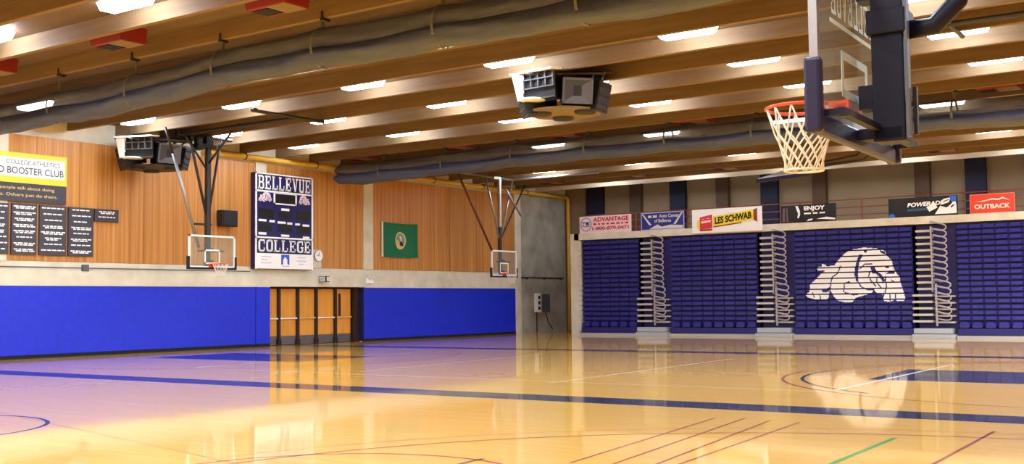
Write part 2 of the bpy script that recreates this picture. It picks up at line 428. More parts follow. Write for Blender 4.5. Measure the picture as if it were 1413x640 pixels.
row(33.4, Cc[1:], 'in the row above the far curtain')
row(39.8, Cc, 'in the row past the far curtain')
row(44.55, Cc, 'in the last row by the back wall')

# ------------------------------------------------------------------ red ceiling vents
def make_vent():
    t = thing('ceiling_vent', 'x', 'vent', (0,0,ZD), world=False, group='red ceiling vents')
    p = MB(); p.frustum(-.52,.52,-.4,.3,0,-.5,.5,-.32,.28,-.32); p.build('duct_box', M['red'], t)
    q = MB(); q.box(-.02,.48,-.3,.26,-.332,-.318); q.build('bottom_plate', M['tan'], t)
    q = MB(); q.box(-.48,-.06,-.2,.2,-.333,-.318)
    for k in range(4): q.box(-.46,-.08,-.18+.1*k,-.15+.1*k,-.342,-.333)
    q.build('grille', M['black'], t)
    return t
vent0 = make_vent(); vu = [False]
def place_vent(x, y, label):
    t = vent0 if not vu[0] else copy_tree(vent0); vu[0] = True
    t.location = (x,y,ZD); t['label'] = label
for i, x in enumerate((-24.6,-19.9,-15.2)):
    place_vent(x, 14.25, 'red ceiling vent before the near curtain, %s of three' % ('leftmost','middle one','rightmost')[i])
for i, x in enumerate((-28.8,-24.2,-19.75,-15.1,-6.4)):
    place_vent(x, 31.25, 'red ceiling vent just before the far curtain, %s in its row' % ORD[i])
for i, x in enumerate((-28.1,-23.8,-19.55,-10.9)):
    place_vent(x, 43.15, 'red ceiling vent near the back wall, %s in its row' % ORD[i])

# ------------------------------------------------------------------ rolled divider curtains
def curtain(name_label, Y, x0, x1, prof, straps, hook_y, hooks):
    t = thing('divider_curtain', name_label, 'curtain', ((x0+x1)/2,Y,6.0), group='rolled divider curtains')
    def bott(x):
        for (xa,za),(xb,zb) in zip(prof, prof[1:]):
            if xa <= x <= xb: return za+(zb-za)*(x-xa)/(xb-xa)
        return prof[-1][1] if x > prof[-1][0] else prof[0][1]
    def sag(x):
        d = 9
        for a, b in zip(straps, straps[1:]):
            if a <= x <= b: q = (x-a)/(b-a); return -.05*math.sin(PI*q)
        return -.03
    def roll(nm, m, zc, ry, rz, yo, seed):
        rd = random.Random(seed); ph = [rd.uniform(0,6.28) for _ in range(6)]
        mb = MB(); N = 20; xs = [x0+(x1-x0)*i/220 for i in range(221)]; rings = []
        for x in xs:
            zb = bott(x)+sag(x); ring = []
            e = min(1, .35+min(x-x0, x1-x)*2.2)
            for j in range(N):
                th = 2*PI*j/N
                k = 1+.06*math.sin(3*th+x*.8+ph[0])+.05*math.sin(5*th-x*1.7+ph[1])+.035*math.sin(9*th+x*3.1+ph[2])+.03*math.sin(x*5.3+ph[3]+2*th)
                ring.append((x, Y+yo+ry*e*k*math.cos(th), zb+zc+rz*e*k*math.sin(th)))
            rings.append(ring)
        b = 0
        for r in rings: mb.v += r
        for i in range(len(rings)-1):
            for j in range(N):
                mb.f.append((i*N+j, i*N+(j+1) % N, (i+1)*N+(j+1) % N, (i+1)*N+j)); mb.m.append(0)
        mb.f.append(tuple(range(N))); mb.m.append(0); mb.f.append(tuple((len(rings)-1)*N+j for j in reversed(range(N)))); mb.m.append(0)
        return mb.build(nm, m, t, smooth=True)
    roll('mesh_fold', M['mesh_grey'], .53, .30, .25, .05, 3)
    roll('vinyl_roll', M['vinyl_grey'], .22, .27, .215, -.04, 5)
    for x in straps:
        s = MB(); z = bott(x)
        for k in range(14):
            a0, a1 = 2*PI*k/14, 2*PI*(k+1)/14
            P = []
            for a, r in ((a0,0),(a1,0)):
                P.append((Y+.345*math.cos(a), z+.39+.41*math.sin(a)))
            (ya,za),(yb,zb) = P
            s.face([(x-.03,ya,za),(x+.03,ya,za),(x+.03,yb,zb),(x-.03,yb,zb)])
        s.box(x-.03,x+.03,Y-.02,Y+.02,z+.8,ZD)
        s.build('strap', M['strap'], t)
    for x in hooks:
        s = MB(); s.box(x-.04,x+.04,hook_y-.1,hook_y+.1,ZB-.05,ZB-.005); s.tube([(x,hook_y-.09,ZB+.12),(x,hook_y-.09,ZB-.03),(x+.07,hook_y+.02,ZB-.08)], .018, 6)
        s.build('hook', M['darksteel'], t)
    return t
curtain('grey divider curtain rolled up under the ceiling, nearer of the two, upper left', 16.0, -30.25, 4.0,
        [(-30.6,5.92),(-27,5.93),(-22.3,5.96),(-17.9,6.18),(-11.5,6.14),(-9,6.1),(4,6.1)], [-27.7,-24.7,-21.7,-18.75,-15.8,-12.75,-9.7,-6.7,-3.7], 15.15, [-26.2,-23.3,-20.6,-17.75,-14.9,-12.0])
curtain('grey divider curtain rolled up under the ceiling, farther of the two', 31.3, -30.25, 4.0,
        [(-30.6,6.1),(-28.7,5.99),(-25.5,6.03),(-20.5,6.09),(-14.6,6.06),(-9.3,6.02),(-6,5.93),(4,5.93)], [-27.8,-24.85,-21.85,-18.95,-16.05,-13.2,-10.35,-7.55], 30.5, [-27.0,-24.2,-21.2,-18.4,-15.6,-12.8,-10.0,-7.3])

# ------------------------------------------------------------------ yellow pipe
t = thing('yellow_pipe', 'yellow pipe along the top of the left wall, turning down the far corner', 'pipe', (-30.45,48.2,0))
q = MB(); q.tube([(-30.45,25.2,6.72),(-30.45,36,6.72),(-30.45,48.1,6.72),(-30.45,48.22,6.6),(-30.45,48.22,3),(-30.45,48.22,.02)], .095, 10); q.build('pipe_run', M['yellow'], t, smooth=True)
for y in (27,30.5,34,37.5,41,44.5):
    q = MB(); q.tube([(-30.45+.11*math.cos(a),y,6.72+.11*math.sin(a)) for a in [2*PI*k/10 for k in range(10)]], .02, 6, closed=True); q.box(XW+.006,-30.5,y-.02,y+.02,6.69,6.75); q.build('bracket', M['darksteel'], t)

# ------------------------------------------------------------------ booster club board and name plaques
XS, XK = -30.62, -30.664
U, V = (0,1,0), (0,0,1)
t = thing('booster_board', 'yellow, white and black booster club sign board high on the left wall', 'sign', (XS,18.7,4.59))
q = MB(); q.box(XK,XS+.04,17.3,20.1,5.12,6.0); q.build('yellow_header', M['gyellow'], t)
q = MB(); q.box(XS+.041,XS+.045,17.3,20.03,5.3,5.86); hb = q.build('white_band', M['white'], t)
q = MB(); fit_text(q,'COLLEGE ATHLETICS',(XS+.05,18.15,5.66),U,V,1.72,.13,bold=.0); q.build('header_lettering', M['signgrey'], t); q = MB(); fit_text(q,'D BOOSTER CLUB',(XS+.05,17.92,5.38),U,V,2.07,.2,bold=.01); q.build('header_lettering', M['signgrey'], t)
q = MB(); q.box(XK,XS+.03,17.3,20.1,4.57,5.12); q.build('slogan_panel', M['signgrey'], t)
q = MB(); fit_text(q,'Some people talk about doing',(XS+.035,17.5,4.9),U,V,2.2,.12,bold=.012); q.build('slogan_lettering', M['gold'], t); q = MB(); fit_text(q,'things. Others just do them.',(XS+.035,17.6,4.7),U,V,2.2,.12,bold=.012); q.build('slogan_lettering', M['gold'], t)
cols = [(17.4,18.27,3.03,4.5,'partly cut off at the left edge'),(18.36,19.15,3.03,4.52,'second column from the left'),(19.24,20.12,3.03,4.52,'third column from the left'),(20.2,21.05,3.03,4.52,'rightmost full column'),(21.1,21.95,4.13,4.52,'short one alone at upper right')]
rd = random.Random(2)
for y0,y1,z0,z1,lab in cols:
    t = thing('name_plaque', 'charcoal plaque of white names under the booster sign, %s' % lab, 'plaque', (XS,(y0+y1)/2,z0), group='charcoal name plaques')
    q = MB(); q.box(XK,XS+.025,y0,y1,z0,z1); q.build('plate', M['signgrey'], t)
    nn = max(2,int((z1-z0)/.18))
    for k in range(nn):
        q = MB(); z = z1-.1-k*(z1-z0-.06)/nn; c = (y0+y1)/2; hw = (y1-y0)*rd.uniform(.3,.45)
        for kk in range(2 if rd.random() < .5 else 1):
            a = c-hw*(1-.2*kk)
            while a < c+hw*(1-.2*kk)-.05:
                b = min(a+rd.uniform(.08,.2), c+hw); poly(q,[(a,z-.05*kk),(b,z-.05*kk),(b,z+.035-.05*kk),(a,z+.035-.05*kk)],(XS+.03,0,0),U,V); a = b+.03
        q.build('name_line', M['white'], t)

# ------------------------------------------------------------------ scoreboard
t = thing('scoreboard', 'tall navy and white scoreboard reading BELLEVUE COLLEGE on the left wall', 'scoreboard', (-30.6,28.87,2.77))
y0, y1, z0, z1 = 27.46,30.3,2.77,6.21; xs = -30.44
def sy(px): return y0+(px-92)/288*(y1-y0)
def sz(py): return z1-(py-62)/476*(z1-z0)
def srect(mb, a, b, c, d, x, m=0): poly(mb,[(sy(a),sz(d)),(sy(c),sz(d)),(sy(c),sz(b)),(sy(a),sz(b))],(x,0,0),U,V,m)
q = MB(); q.box(-30.66,xs,y0,y1,z0,z1); q.build('cabinet', M['navy'], t)
q = MB()
for a,b,c,d in ((92,62,380,68),(92,62,99,538),(373,62,380,538),(92,148,380,156),(92,378,380,386)): q.box(xs,xs+.02,sy(a),sy(c),sz(d),sz(b))
q.build('white_trim', M['white'], t)
q = MB(); slab_word(q,'BELLEVUE',(xs+.012,sy(103),sz(143)),U,V,sy(370)-sy(103),sz(74)-sz(143)); q.build('upper_lettering', M['white'], t)
q = MB(); slab_word(q,'COLLEGE',(xs+.012,sy(103),sz(452)),U,V,sy(370)-sy(103),sz(392)-sz(452)); q.build('lower_lettering', M['white'], t)
q = MB(); q.box(xs,xs+.015,sy(188),sy(288),sz(208),sz(158)); cw = q.build('clock_window', M['black'], t)
q = MB()
for a,b,c,d in ((180,154,295,160),(180,207,295,214),(180,154,187,214),(288,154,295,214)): q.box(xs,xs+.02,sy(a),sy(c),sz(d),sz(b))
sub('window_frame', q, M['white'], cw)
pink = mat('emblem pale pink', (238,214,226), .5)
runs = dog_runs(22, 12)
for a, b, flip in ((105,172,0),(305,366,1)):
    q = MB()
    for r in runs:
        xa, xb = r[0]/842, r[1]/842
        if flip: xa, xb = 1-xb, 1-xa
        ww = sy(b)-sy(a); zz = sz(206); hh = .36
        poly(q,[(sy(a)+xa*ww,zz+r[2]/470*hh),(sy(a)+xb*ww,zz+r[2]/470*hh),(sy(a)+xb*ww,zz+r[3]/470*hh),(sy(a)+xa*ww,zz+r[3]/470*hh)],(xs+.012,0,0),U,V)
    q.build('dog_emblem', pink, t)
for a,b,c,d in ((110,240,180,285),(295,240,365,285),(110,312,172,352),(205,250,272,285),(205,312,272,352),(300,312,362,352)):
    q = MB(); q.box(xs,xs+.008,sy(a),sy(c),sz(d),sz(b)); q.build('digit_window', M['black'], t)
for a,b,c,d in ((218,231,258,243),(108,292,145,303),(160,294,186,305),(200,298,240,309),(248,300,273,311),(288,302,312,312),(326,305,360,316),(108,357,145,369),(218,363,258,374),(328,367,361,379)):
    q = MB(); q.box(xs,xs+.01,sy(a),sy(c),sz(d),sz(b)); q.build('caption_strip', M['white'], t)
q = MB(); q.box(xs,xs+.01,sy(99),sy(374),sz(536),sz(460)); sp = q.build('sponsor_panel', M['white'], t)
q = MB()
blue = mat('logo blue', (34,92,205), .5)
for a,b,c,d in ((217,465,258,478),(217,478,227,512),(248,478,258,512),(227,478,232,486),(243,478,248,486)): srect(q,a,b,c,d,xs+.014)
for a,b,c,d in ((217,512,224,515),(251,512,258,515)): srect(q,a,b,c,d,xs+.014)
sub('sponsor_logo', q, blue, sp)
q = MB(); greyt = mat('pale grey print', (196,198,206), .6)
for a,b,c,d in ((120,475,170,479),(122,490,150,494),(118,506,170,510),(300,475,340,479),(295,492,345,496),(305,508,330,512),(222,520,258,524)): srect(q,a,b,c,d,xs+.013)
sub('fine_print', q, greyt, sp)

# ------------------------------------------------------------------ small things on the left wall
t = thing('wall_speaker', 'small black loudspeaker box on the wood wall between hoop and scoreboard', 'speaker', (-30.6,26.22,4.19))
q = MB(); q.box(-30.6,-30.32,25.87,26.57,4.2,4.76); q.build('box', M['black'], t, bevel=.02)
q = MB(); q.box(-30.32,-30.305,25.92,26.52,4.25,4.71); q.build('front_grille', mat('dark grille',(34,32,36),.8), t)
q = MB(); q.box(-30.665,-30.6,26.1,26.34,4.4,4.56); q.tube([(-30.6,26.22,4.48),(-30.45,26.22,4.48)],.03,8); q.build('bracket', M['darksteel'], t)
t = thing('wall_clock', 'round white clock on a pale plate right of the scoreboard', 'clock', (-30.66,30.73,2.85))
q = MB(); q.box(-30.665,-30.64,30.53,30.95,2.86,3.55); q.build('back_plate', M['concrete'], t)
q = MB(); q.disc((-30.64,30.76,3.32),(1,0,0),.2,.06,28); c_ = q.build('dial', M['white'], t)
q = MB(); q.tube([(-30.6,30.76+.2*math.cos(a),3.32+.2*math.sin(a)) for a in [2*PI*k/28 for k in range(28)]],.02,6,closed=True); q.build('bezel', M['steel'], t)
q = MB(); q.box(-30.578,-30.57,30.75,30.77,3.32,3.45); q.box(-30.578,-30.57,30.66,30.76,3.31,3.33); sub('hands', q, M['black'], c_)
t = thing('exit_sign', 'small dark box of an exit sign above the doors, seen nearly edge on', 'exit sign', (-30.5,30.85,2.3))
q = MB(); q.box(-30.60,-30.22,30.76,30.96,2.32,2.55); q.build('case', M['black'], t, bevel=.01)
q = MB(); q.box(-30.215,-30.21,30.8,30.95,2.35,2.52); q.box(-30.56,-30.26,30.752,30.758,2.345,2.525); fc = q.build('face', M['whiteish'], t)
q = MB(); fit_text(q,'EXIT',(-30.53,30.748,2.38),(1,0,0),V,.24,.11,bold=.02); sub('lettering', q, M['green'], fc)
t = thing('white_box', 'small white emergency light box on the concrete band right of the doors', 'light box', (-30.5,33.55,2.28))
q = MB(); q.box(-30.6,-30.47,33.38,33.72,2.28,2.5); q.build('case', M['white'], t, bevel=.01)
for y in (33.45,33.65):
    q = MB(); q.disc((-30.47,y,2.5),(1,0,.2),.06,.06,14); q.build('lamp_head', M['whiteish'], t)
t = thing('conduit', 'thin grey conduit with a small junction box along the concrete band below the booster plaques', 'conduit', (-30.58,20.8,2.66))
q = MB(); q.tube([(-30.63,16.0,2.68),(-30.63,20.7,2.68)],.018,6); q.tube([(-30.63,20.9,2.68),(-30.63,27.4,2.68)],.018,6); q.build('pipe_run', M['grille'], t)
q = MB(); q.box(-30.67,-30.57,20.7,20.9,2.58,2.78); q.build('junction_box', M['grille'], t)
t = thing('electrical_box', 'white and grey electrical box on the dark concrete wall left of the bleachers', 'electrical box', (-30.7,46.03,.9))
q = MB(); q.box(-30.705,-30.5,45.75,46.55,.93,1.92); bx = q.build('case', M['concrete_dark'], t, bevel=.01)
q = MB(); q.box(-30.5,-30.48,45.8,46.5,.98,1.87); q.build('door', M['grille'], t)
q = MB(); q.box(-30.705,-30.52,45.45,45.74,1.0,1.9); q.build('side_panel', M['white'], t)
for k in range(3):
    q = MB(); q.box(-30.52,-30.5,45.52,45.68,1.1+.26*k,1.26+.26*k); q.build('socket', M['black'], t)
q = MB(); q.tube([(-30.67,45.6,1.0),(-30.67,45.6,.02)],.03,6); q.tube([(-30.67,46.4,.93),(-30.67,46.6,.5),(-30.67,47.0,.15)],.02,6); q.build('cable_run', M['darksteel'], t)
t = thing('wall_rail', 'thin dark pipe running level across the dark concrete wall at the far left corner', 'pipe', (-30.67,46.2,2.63))
q = MB(); q.tube([(-30.67,44.35,2.66),(-30.67,48.05,2.66)],.03,6); q.build('rail', M['darksteel'], t)
for y in (44.8,46.3,47.8):
    q = MB(); q.box(-30.705,-30.64,y-.03,y+.03,2.58,2.66); q.build('clip', M['darksteel'], t)

# ------------------------------------------------------------------ green flag
t = thing('flag', 'green flag with a gold ringed oval portrait seal, hung flat on the wood wall', 'flag', (-30.6,35.5,3.38))
def wave(y, z): return -30.60+.022*math.sin(y*5+z*.8)+.012*math.sin(y*11-z*2)
q = MB(); N1, N2 = 36, 16; FY0, FY1, FZ0, FZ1 = 34.40,36.62,3.39,4.80
def drop(y): return -.03*math.sin((y-FY0)/(FY1-FY0)*PI)
for s_ in (0,1):
    for i in range(N1):
        for j in range(N2):
            a0,a1 = FY0+(FY1-FY0)*i/N1, FY0+(FY1-FY0)*(i+1)/N1; b0,b1 = FZ0+(FZ1-FZ0)*j/N2, FZ0+(FZ1-FZ0)*(j+1)/N2
            q.face([(wave(a,b)-.008*s_,a,b+drop(a)) for a,b in ((a0,b0),(a1,b0),(a1,b1),(a0,b1))])
fo = q.build('cloth', M['green'], t, smooth=True)
q = MB(); q.box(-30.63,-30.585,34.34,34.41,3.38,4.81); q.build('sleeve', M['whiteish'], t)
def oval(mb, cy, cz, ry, rz, dx, m=0, n=28, a0=0, a1=2*PI):
    mb.face([(wave(cy+ry*math.cos(a),cz+rz*math.sin(a))+dx,cy+ry*math.cos(a),cz+rz*math.sin(a)) for a in [a0+(a1-a0)*k/n for k in range(n)]],m)
cyy, czz = 35.47,4.07
q = MB(); oval(q,cyy,czz,.34,.36,.012); se = q.build('seal', M['gold'], t)
q = MB(); oval(q,cyy,czz,.25,.29,.018); sub('seal_field', q, mat('seal field',(120,150,140),.7), se)
q = MB(); oval(q,cyy,czz-.22,.17,.22,.024,a0=0,a1=PI); sub('portrait_coat', q, M['black'], se)
q = MB(); oval(q,cyy,czz+.06,.1,.14,.026); sub('portrait_head', q, M['whiteish'], se)

# ------------------------------------------------------------------ basketball hoops
def brace(t, pts, r, m, nm='brace', n=8):
    q = MB(); q.tube(pts, r, n); return q.build(nm, m, t, smooth=True)
def hoop_board(t, zb, framew, net=True, net_r=.007, pad_col=None, hgt=1.07, rim_up=.18, corner=.42, frame_m=None, padw=.1, hw=.915, cx=.40, sq=.46, padx=.05):
    """local axes: +x out over the court, y along the board, z up; board face at x = 0"""
    fm = frame_m or M['white']
    q = MB(); q.box(-.008,.008,-hw+.01,hw-.01,zb+.01,zb+hgt-.01); q.build('backboard', M['glass'], t)
    q = MB()
    for a in (-hw,hw-framew): q.box(-.025,.025,a,a+framew,zb,zb+hgt)
    q.box(-.025,.025,-hw,hw,zb,zb+framew); q.box(-.025,.025,-hw,hw,zb+hgt-framew,zb+hgt); q.build('board_frame', fm, t)
    q = MB(); w_ = .05
    for a,b,c,d in ((-.305,rim_up,-.305+w_,rim_up+sq),(.305-w_,rim_up,.305,rim_up+sq),(-.305,rim_up+sq-.05,.305,rim_up+sq),(-.305,rim_up,.305,rim_up+w_)): q.box(.009,.012,a,c,zb+b,zb+d)
    q.build('target_square', M['white'], t)
    q = MB(); c = pad_col
    q.box(-padx,padx,-hw-.03,hw+.03,zb-padw,zb+.02)
    for s in (-1,1):
        a, b = s*(hw-.03), s*(hw+.05); q.box(-.05,.05,a,b,zb-padw,zb+corner)
    q.build('edge_pad', c, t, bevel=.02)
    zr = zb+rim_up; R = .237
    q = MB(); q.tube([(cx+R*math.cos(2*PI*k/40),R*math.sin(2*PI*k/40),zr) for k in range(40)], .011, 8, closed=True); rm = q.build('rim', M['orange'], t, smooth=True)
    q = MB(); q.box(.012,.03,-.16,.16,zr-.11,zr+.02); q.hexa([(.03,-.12,zr-.015),(.2,-.13,zr-.015),(.2,.13,zr-.015),(.03,.12,zr-.015),(.03,-.12,zr+.006),(.2,-.13,zr+.006),(.2,.13,zr+.006),(.03,.12,zr+.006)])
    q.hexa([(.03,-.03,zr-.1),(.14,-.03,zr-.03),(.14,.03,zr-.03),(.03,.03,zr-.1),(.03,-.03,zr-.01),(.16,-.03,zr-.01),(.16,.03,zr-.01),(.03,.03,zr-.01)])
    q.build('rim_bracket', M['orange'], t)
    if net:
        q = MB(); K = 12; rows = [(0,.237),(.16,.185),(.225,.16),(.29,.14),(.35,.125),(.41,.125)]
        for k in range(K):
            for sgn in (-1,1):
                pts = []
                for i,(dz,r) in enumerate(rows):
                    a = 2*PI*(k+sgn*.5*(i if i else 0)*1.0)/K
                    pts.append((cx+r*math.cos(a),r*math.sin(a),zr-.005-dz))
                q.tube(pts, net_r, 5)
        q.tube([(cx+.127*math.cos(2*PI*k/24),.127*math.sin(2*PI*k/24),zr-.415) for k in range(24)], net_r*1.2, 5, closed=True)
        q.build('net', M['net'], t, smooth=True)
    return rm

# hoop on the left side of the cross court, dark mast
t = thing('basketball_hoop', 'basketball hoop with dark mast hanging left of the scoreboard', 'basketball hoop', (-28.05,23.54,2.6), world=False, group='ceiling hung basketball hoops')
zb = .06; H = ZB-2.6
hoop_board(t, zb, .055, net_r=.005, pad_col=M['black'], hgt=1.02, corner=.36, rim_up=.12, padw=.05)
q = MB(); q.tube([(-.22,0,zb+.05),(-.22,0,H)], .1, 8); q.build('mast', M['darksteel'], t)
q = MB(); q.box(-.22,-.03,-.08,.08,zb+.05,zb+.25); q.box(-.22,-.03,-.08,.08,zb+.5,zb+.62); q.box(-.3,-.16,-.5,.12,1.4,1.46); q.box(-.06,-.03,-.5,.5,zb+.5,zb+.55); q.build('board_mount', M['darksteel'], t)
brace(t,[(-.22,-.02,1.6),(-.22,-.75,H)],.045,M['darksteel']); brace(t,[(-.22,.02,1.65),(-.22,.52,H)],.04,M['darksteel'])
brace(t,[(-.2,-.36,.7),(.1,-1.6,3.5)],.05,M['steel'],'long_brace'); brace(t,[(.1,-1.6,3.5),(.18,-1.95,H)],.04,M['darksteel'])
q = MB(); q.tube([(-.3,-1.1,H-.06),(-.2,.95,H-.06)],.05,8); q.tube([(-.3,-.95,H-.06),(4.75,-.95,H-.06)],.055,8); q.tube([(4.7,-2.6,H-.06),(4.75,.1,H-.06)],.05,8)
for x,y in ((4.7,-2.5),(4.75,0),(2.3,-.95),(-.25,-.95)): q.box(x-.06,x+.06,y-.06,y+.06,H-.06,H)
q.build('ceiling_frame', M['darksteel'], t)
brace(t,[(-.2,-.9,H-.1),(-.2,-.05,H-1.1)],.035,M['darksteel'],'folding_arm'); brace(t,[(-.2,.0,H-.9),(1.6,-.6,H-.1)],.035,M['darksteel'],'folding_arm')
q = MB(); q.box(-.35,-.05,-.5,.2,H-.42,H-.3); q.box(-.3,-.1,-.5,-.3,H-.5,H-.06); q.box(-.3,-.1,-.15,.12,H-.34,H-.02); q.build('winch', M['black'], t, bevel=.01)
# its counterpart far along the wall, pale mast
t = thing('basketball_hoop', 'basketball hoop with pale steel mast hanging near the far left corner', 'basketball hoop', (-28.05,39.25,2.5), world=False, group='ceiling hung basketball hoops')
zb = .09; H = ZB-2.5
hoop_board(t, zb, .06, net_r=.005, pad_col=M['navy_pad'], hgt=1.1, corner=.36, rim_up=.12, padw=.05)
q = MB(); q.tube([(-.2,0,zb+.05),(-.2,0,2.2)], .085, 8, 0); q.tube([(-.2,0,2.2),(-.2,0,H)], .085, 8, 1); q.build('mast', [M['darksteel'],M['steel']], t)
q = MB(); q.box(-.2,-.03,-.08,.08,zb+.05,zb+.25); q.box(-.2,-.03,-.08,.08,zb+.6,zb+.72); q.box(-.06,-.03,-.5,.5,zb+.6,zb+.65); q.build('board_mount', M['darksteel'], t)
brace(t,[(-.2,-.04,1.7),(-.2,-1.02,H)],.045,M['steel']); brace(t,[(-.2,.04,1.7),(-.2,1.0,H-.03)],.045,M['steel'])
brace(t,[(-.2,-.6,1.2),(-.2,-2.95,H)],.05,M['redsteel'],'long_brace'); brace(t,[(-.1,.35,3.85),(-.1,1.45,2.75)],.04,M['steel'])
brace(t,[(-.2,.1,1.75),(-1.2,3.4,H)],.035,M['darksteel'],'long_brace')
q = MB(); q.tube([(-.2,-1.1,H-.04),(-.2,1.05,H-.04)],.05,8); q.tube([(-.2,-3.1,H-.04),(-.2,-1.1,H-.04)],.035,8); q.box(-.3,-.1,-.5,-.1,H-.12,H); q.tube([(.0,.9,H-.05),(4.2,.9,H-.05)],.05,8); q.box(4.0,4.12,.84,.96,H-.05,H); q.build('ceiling_frame', M['steel'], t)

# the near hoop, seen from behind its glass
a = math.radians(3.1)
t = thing('basketball_hoop', 'large near basketball hoop with glass backboard, orange rim and white net at upper right', 'basketball hoop', (-2.34,7.22,2.4), PI+a, world=False, group='ceiling hung basketball hoops')
zb = .16; H = ZB-2.4
hoop_board(t, zb, .05, net_r=.006, pad_col=M['navy_pad'], rim_up=.2, corner=.33, frame_m=M['steel'], padw=.11, cx=.36, sq=.29, padx=.03)
q = MB(); q.box(-.32,-.12,-.1,.1,.08,H); q.build('mast', M['mast_navy'], t, bevel=.01)
q = MB(); q.box(-.35,-.33,.06,.12,.1,H); q.build('mast_cable_tray', M['grille'], t)
q = MB(); q.box(-.17,-.12,-.9,.9,.15,.19); q.box(-.12,-.03,-.08,.08,.3,.45); q.box(-.12,-.03,-.08,.08,1.0,1.1); q.box(-.17,-.03,.84,.88,.15,.19); q.box(-.17,-.03,-.88,-.84,.15,.19); q.box(-.3,-.03,-.1,.1,.1,.17); q.build('board_mount', M['mast_navy'], t)
q = MB(); slab_word(q,'BELLEVUE',(.012,-.5,zb+.69),(0,1,0),(0,0,1),1.0,.21); q.build('board_lettering', M['white'], t)
q = MB(); q.box(.011,.014,-.52,.52,zb+.63,zb+.655); q.build('board_underline', M['white'], t)
q = MB(); q.tube([(-.3,-.05,.8),(-.48,-.06,.81),(-.62,-.08,.95),(-.7,-.1,1.2),(-.76,-.1,1.5),(-.9,-.12,2.2),(-1.3,-.2,H)],.06,10); q.build('curved_arm', M['mast_navy'], t, smooth=True)
q = MB(); q.box(-.34,-.1,-.13,.13,.76,.92); q.build('clamp', M['mast_navy'], t, bevel=.01)
brace(t,[(-.22,-.1,1.6),(-.3,-1.2,H)],.04,M['mast_navy']); brace(t,[(-.22,.1,1.6),(-.3,1.2,H)],.04,M['mast_navy'])
q = MB(); q.box(-.375,-.352,-.02,.02,.12,.42); q.box(-.36,-.3,-.015,.015,.3,.33); q.build('rear_bar', M['black'], t)
q = MB(); q.tube([(-.3,-1.3,H-.05),(-.3,1.3,H-.05)],.05,8); q.build('ceiling_frame', M['mast_navy'], t)

# a folded up hoop far down the hall and a pipe frame of another one
t = thing('folded_hoop', 'blue padded basketball backboard folded up flat under the far ceiling, just below the near net', 'basketball hoop', (-13.9,36.0,5.4))
q = MB(); q.hexa([(-14.95,35.6,5.5),(-13.15,35.6,5.62),(-12.95,36.6,5.93),(-14.55,36.6,5.81),(-14.95,35.6,5.53),(-13.15,35.6,5.65),(-12.95,36.6,5.96),(-14.55,36.6,5.84)]); q.build('backboard', M['whiteish'], t)
q = MB(); q.hexa([(-15.0,35.5,5.38),(-13.1,35.5,5.5),(-13.1,35.62,5.5),(-15.0,35.62,5.38),(-15.0,35.5,5.5),(-13.1,35.5,5.62),(-13.1,35.62,5.62),(-15.0,35.62,5.5)]); q.build('edge_pad', M['navy_pad'], t, bevel=.02)
q = MB(); q.tube([(-13.9+.237*math.cos(2*PI*k/24),35.9+.1*math.sin(2*PI*k/24),6.0+.237*math.sin(2*PI*k/24)) for k in range(24)],.012,6,closed=True); q.build('rim', M['orange'], t)
brace(t,[(-13.3,36.2,5.84),(-11.6,36.3,5.95),(-10.6,36.3,ZD-.3),(-10.6,36.3,ZD-.006)],.05,M['darksteel'],'arm'); brace(t,[(-13.9,36.5,5.9),(-12.0,36.9,6.2),(-11.5,37.0,ZD-.3),(-11.5,37.0,ZD-.006)],.04,M['darksteel'],'arm')
t = thing('ceiling_pipe_frame', 'dark pipe frame under the ceiling crossing a light at upper right', 'pipe frame', (-4.0,22.5,6.85))
q = MB(); q.tube([(-5.5,21.6,6.79),(-5.55,23.9,6.79)],.05,8); q.build('cross_pipe', M['darksteel'], t)
q = MB(); q.tube([(-5.5,22.4,6.73),(1.5,22.5,6.73)],.055,8); q.build('long_pipe', M['darksteel'], t)
for x in (-5.4,-2.5,1.0):
    q = MB(); q.box(x-.05,x+.05,21.9,22.0,6.68,6.85); q.tube([(x,21.95,6.74),(x,22.45,6.74)],.03,6); q.build('hanger', M['darksteel'], t)

